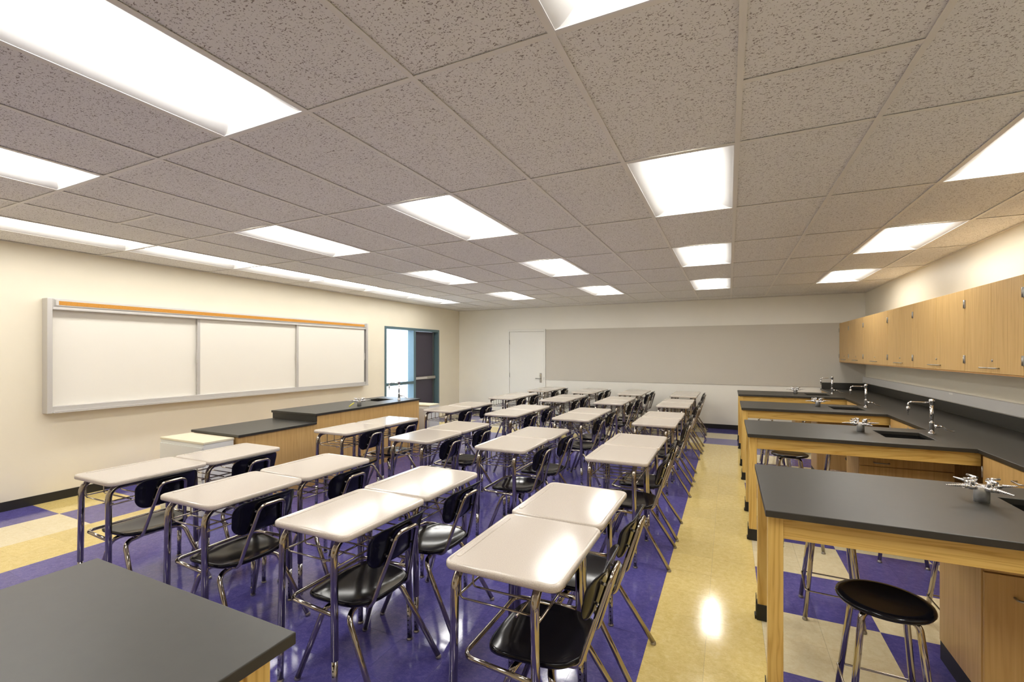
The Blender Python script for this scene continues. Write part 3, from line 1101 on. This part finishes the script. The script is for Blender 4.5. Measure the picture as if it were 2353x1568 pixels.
def make_chair():
    t = thing('student_chair', '', 'chair', group='black student chairs')
    # seat: dished shell with rolled rim
    b = MB()
    n = 44
    def outline(k, s_):
        a = 2 * math.pi * k / n
        ca, sa = math.cos(a), math.sin(a)
        e = 2 / 3.6
        x = math.copysign(abs(ca) ** e, ca) * 0.197 * s_
        y = math.copysign(abs(sa) ** e, sa) * (0.208 - 0.018 * (x / 0.197)) * s_
        return x, y
    def zseat(x, y):
        u, v = x / 0.197, y / 0.2
        z = 0.437 - 0.016 * (1 - min(1, (u - 0.25) ** 2 * 0.8 + v * v * 0.95))
        if u < -0.45: z -= 0.05 * (-(u + 0.45)) ** 1.7
        if u > 0.6: z += 0.02 * (u - 0.6)
        return z
    rs = []
    for s_ in (0.04, 0.25, 0.45, 0.62, 0.76, 0.87, 0.94, 0.975):
        rs.append([(x, y, zseat(x, y)) for x, y in (outline(k, s_) for k in range(n))])
    for s_, dz in ((0.995, -0.0035), (1.0, -0.011), (0.995, -0.019), (0.97, -0.023), (0.9, -0.018), (0.5, -0.014)):
        rs.append([(x, y, zseat(x, y) + dz) for x, y in (outline(k, s_) for k in range(n))])
    b.rings(rs)
    b.build('seat', M['plastic'], t)
    # backrest: curved panel, thick with rounded outline
    b = MB()
    rs = []
    def bp(y, z, off):
        h = z - 0.69
        x = 0.262 + 0.24 * h + 1.6 * max(0, h - 0.03) ** 2 * 2.2 - 1.15 * y * y - 0.5 * abs(min(0, h)) ** 2
        return (x + off, y, z)
    for ins, off in ((0.17, -0.006), (0.10, -0.006), (0.05, -0.006), (0.012, -0.0058), (0.003, -0.0035), (0, 0.0), (0.003, 0.0035), (0.012, 0.0058),
                     (0.05, 0.006), (0.10, 0.006), (0.17, 0.006)):
        ring = []
        for (y, z) in round_rect(0.19, 0.099, 0.062, 7):
            f = 1 - ins / 0.19
            fz = 1 - ins / 0.19
            taper = 1.0 - 0.10 * max(0, -z) / 0.1
            ring.append(bp(y * f * taper, 0.692 + z * fz, off))
        rs.append(ring)
    b.rings(rs)
    br = b.build('backrest', M['plastic'], t)
    for sy in (-1, 1):
        for z in (0.645, 0.722):
            p = bp(sy * (0.092 - 0.12 * (z - 0.645)), z, 0.006)
            b = MB(); b.tube([p, (p[0] + 0.012, p[1], p[2])], 0.006, 8)
            b.build('rivet', M['nickel'], br)
    # tube that carries the backrest: under the seat, up and over
    b = MB()
    path = [(-0.13, -0.125, 0.407), (0.19, -0.128, 0.407), (0.298, -0.072, 0.752), (0.298, 0.072, 0.752), (0.19, 0.128, 0.407), (-0.13, 0.125, 0.407)]
    b.tube(path, 0.0108, 12, [0.05, 0.035, 0.035, 0.05], 6)
    b.build('back_frame', M['chrome'], t)
    b = MB()
    b.box(-0.12, 0.12, -0.14, -0.105, 0.392, 0.397); b.box(-0.12, 0.12, 0.105, 0.14, 0.392, 0.397)
    b.box(-0.045, 0.075, -0.105, 0.105, 0.372, 0.376, 0.001)
    b.build('seat_bracket', M['chrome'], t)
    for nm, x0, xf in (('front_legs', -0.035, -0.20), ('rear_legs', 0.06, 0.315)):
        b = MB()
        k = 1 if xf > 0 else -1
        path = [(xf, -0.222, 0.014), (x0 + 0.03 * k, -0.178, 0.366), (x0, -0.06, 0.374), (x0, 0.06, 0.374), (x0 + 0.03 * k, 0.178, 0.366), (xf, 0.222, 0.014)]
        b.tube(path, 0.0138, 12, [0.06, 0.02, 0.02, 0.06], 6)
        lg = b.build(nm, M['chrome'], t)
        for sy in (-1, 1):
            b = MB(); b.lathe([(0.013, 0), (0.0155, 0.006), (0.014, 0.014), (0.008, 0.022)], 12, (xf + 0.002 * k, sy * 0.2225, 0))
            b.build('glide', M['nickel'], lg)
    return t


DCOL = [(-0.816, 'along the yellow aisle'), (-1.808, 'second from the aisle'), (-2.754, 'third from the aisle'), (-3.757, 'nearest the whiteboard')]
DROW = [-1.254, -0.642, 0.691, 1.300, 2.600, 3.240, 4.545, 5.185, 6.330, 6.960]
JIT = {}
dproto, cproto = make_desk(), make_chair()
first = True
for ci, (xc, cl) in enumerate(DCOL):
    for r, y0 in enumerate(DROW):
        d = dproto if first else copy_tree(dproto)
        c = cproto if first else copy_tree(cproto)
        first = False
        jx, jy = random.uniform(-0.006, 0.006), random.uniform(-0.003, 0.003)
        d.location = (xc + jx, y0 + DY_ / 2 + jy, 0)
        d.rotation_euler = (0, 0, math.radians(random.uniform(-0.4, 0.4)))
        c.location = (xc + 0.068 + random.uniform(-0.012, 0.012), y0 + DY_ / 2 - 0.012 + random.uniform(-0.02, 0.02), 0)
        c.rotation_euler = (0, 0, math.radians(random.uniform(-2.0, 2.0)))
        d['label'] = 'beige-topped chrome desk, %s from tackboard wall in the column %s' % (ORD[9 - r], cl)
        c['label'] = 'black plastic chair at the %s desk from tackboard wall, column %s' % (ORD[9 - r], cl)

# ================================================================== TEACHER'S DEMONSTRATION BENCH (whiteboard side)
t = thing('demonstration_bench', 'stepped maple demonstration bench with black tops below the whiteboard', 'bench')
HX0, HX1, HY0, HY1, HZ = -5.355, -4.555, 1.232, 3.315, 0.864
LY0, LZT = 0.262, 0.762
sk = (-5.19, -4.86, 2.66, 3.02)
me = slab([(HX0, HX1, HY0, HY1)], [sk], HZ - 0.028, HZ)
me.materials.append(M['epoxy'])
top = link('high_top', me, t)
basin(sk[0] + 0.001, sk[1] - 0.001, sk[2] + 0.001, sk[3] - 0.001, HZ - 0.028, 0.15, 'black resin sink in the demonstration bench top')
bx('low_top', M['epoxy'], t, HX0, HX1 + 0.004, LY0, HY0 + 0.012, LZT - 0.026, LZT, 0.003)
bx('step_panel', M['epoxy'], t, HX0 + 0.012, HX1 - 0.014, HY0 + 0.012, HY0 + 0.03, LZT, HZ - 0.028, 0.001)
hollow('high_body', M['lam'], t, HX0 + 0.03, HX1 - 0.018, HY0 + 0.03, HY1 - 0.025, 0.0, HZ - 0.028)
bx('low_body', M['lam'], t, HX0 + 0.03, HX1 - 0.018, LY0 + 0.015, HY0 + 0.028, 0.0, LZT - 0.026)
f2 = copy_tree(fp)
f2.location = (-4.74, 3.0, HZ); f2.rotation_euler = (0, 0, math.radians(20))
f2['label'] = 'chrome lab faucet beside the sink of the demonstration bench'
g2 = copy_tree(tp)
g2.location = (-4.70, 2.10, HZ); g2.rotation_euler = (0, 0, 0.5)
g2['label'] = 'chrome gas turret on the demonstration bench top'
b = MB(); b.tube([(-4.70, 2.0, HZ + 0.05), (-4.71, 1.965, HZ + 0.03), (-4.72, 1.93, HZ + 0.006)], 0.0075, 8, 0.02, 4)
tag(b.build('yellow_tag', M['yellow_tag']), 'small yellow tag hanging on the demonstration bench gas turret', 'tag')


def file_cabinet(label, x0, x1, y0, y1, ht):
    t = thing('file_cabinet', label, 'cabinet', group='low steel cabinets beside the demonstration bench')
    bx('carcass', M['cabwhite'], t, x0, x1, y0, y1, 0.0, ht - 0.022, 0.002)
    bx('top_cap', M['cabbeige'], t, x0 - 0.004, x1 + 0.004, y0 - 0.004, y1 + 0.004, ht - 0.02, ht, 0.002)
    for z0, z1 in ((0.03, 0.355), (0.36, ht - 0.052)):
        dr = bx('drawer', M['cabwhite'], t, x0 + 0.01, x1 - 0.01, y0 - 0.012, y0 - 0.0005, z0, z1, 0.002)
    return t


file_cabinet('low white steel cabinet at the step-down end of the demonstration bench', -5.33, -4.61, -0.045, 0.25, 0.735)
file_cabinet('low beige steel cabinet at the sink end of the demonstration bench', -5.05, -4.52, 3.50, 3.79, 0.735)

# ================================================================== FOREGROUND BENCH
t = thing('work_bench', 'freestanding maple bench with a dark resin top, apart from the wings', 'bench')
FX, FY = (-1.955, -1.005), (-3.6, -1.958)
bx('bench_top', M['epoxy'], t, FX[0], FX[1], FY[0], FY[1], 0.884, 0.914, 0.003)
for x in (FX[0] + 0.04, FX[1] - 0.1):
    for y in (FY[0] + 0.04, FY[1] - 0.1):
        lg = bx('leg', M['maple_z'], t, x, x + 0.06, y, y + 0.06, 0.01, 0.884, 0.003)
        bx('leg_boot', M['rubber'], lg, x - 0.005, x + 0.065, y - 0.005, y + 0.065, 0, 0.095, 0.003)
bx('apron', M['maple_x'], t, FX[0] + 0.1, FX[1] - 0.1, FY[1] - 0.07, FY[1] - 0.047, 0.784, 0.884, 0.002)
bx('apron', M['maple_x'], t, FX[0] + 0.1, FX[1] - 0.1, FY[0] + 0.047, FY[0] + 0.07, 0.784, 0.884, 0.002)
bx('side_apron', M['maple_y'], t, FX[0] + 0.05, FX[0] + 0.073, FY[0] + 0.1, FY[1] - 0.1, 0.784, 0.884, 0.002)
bx('side_apron', M['maple_y'], t, FX[1] - 0.073, FX[1] - 0.05, FY[0] + 0.1, FY[1] - 0.1, 0.784, 0.884, 0.002)
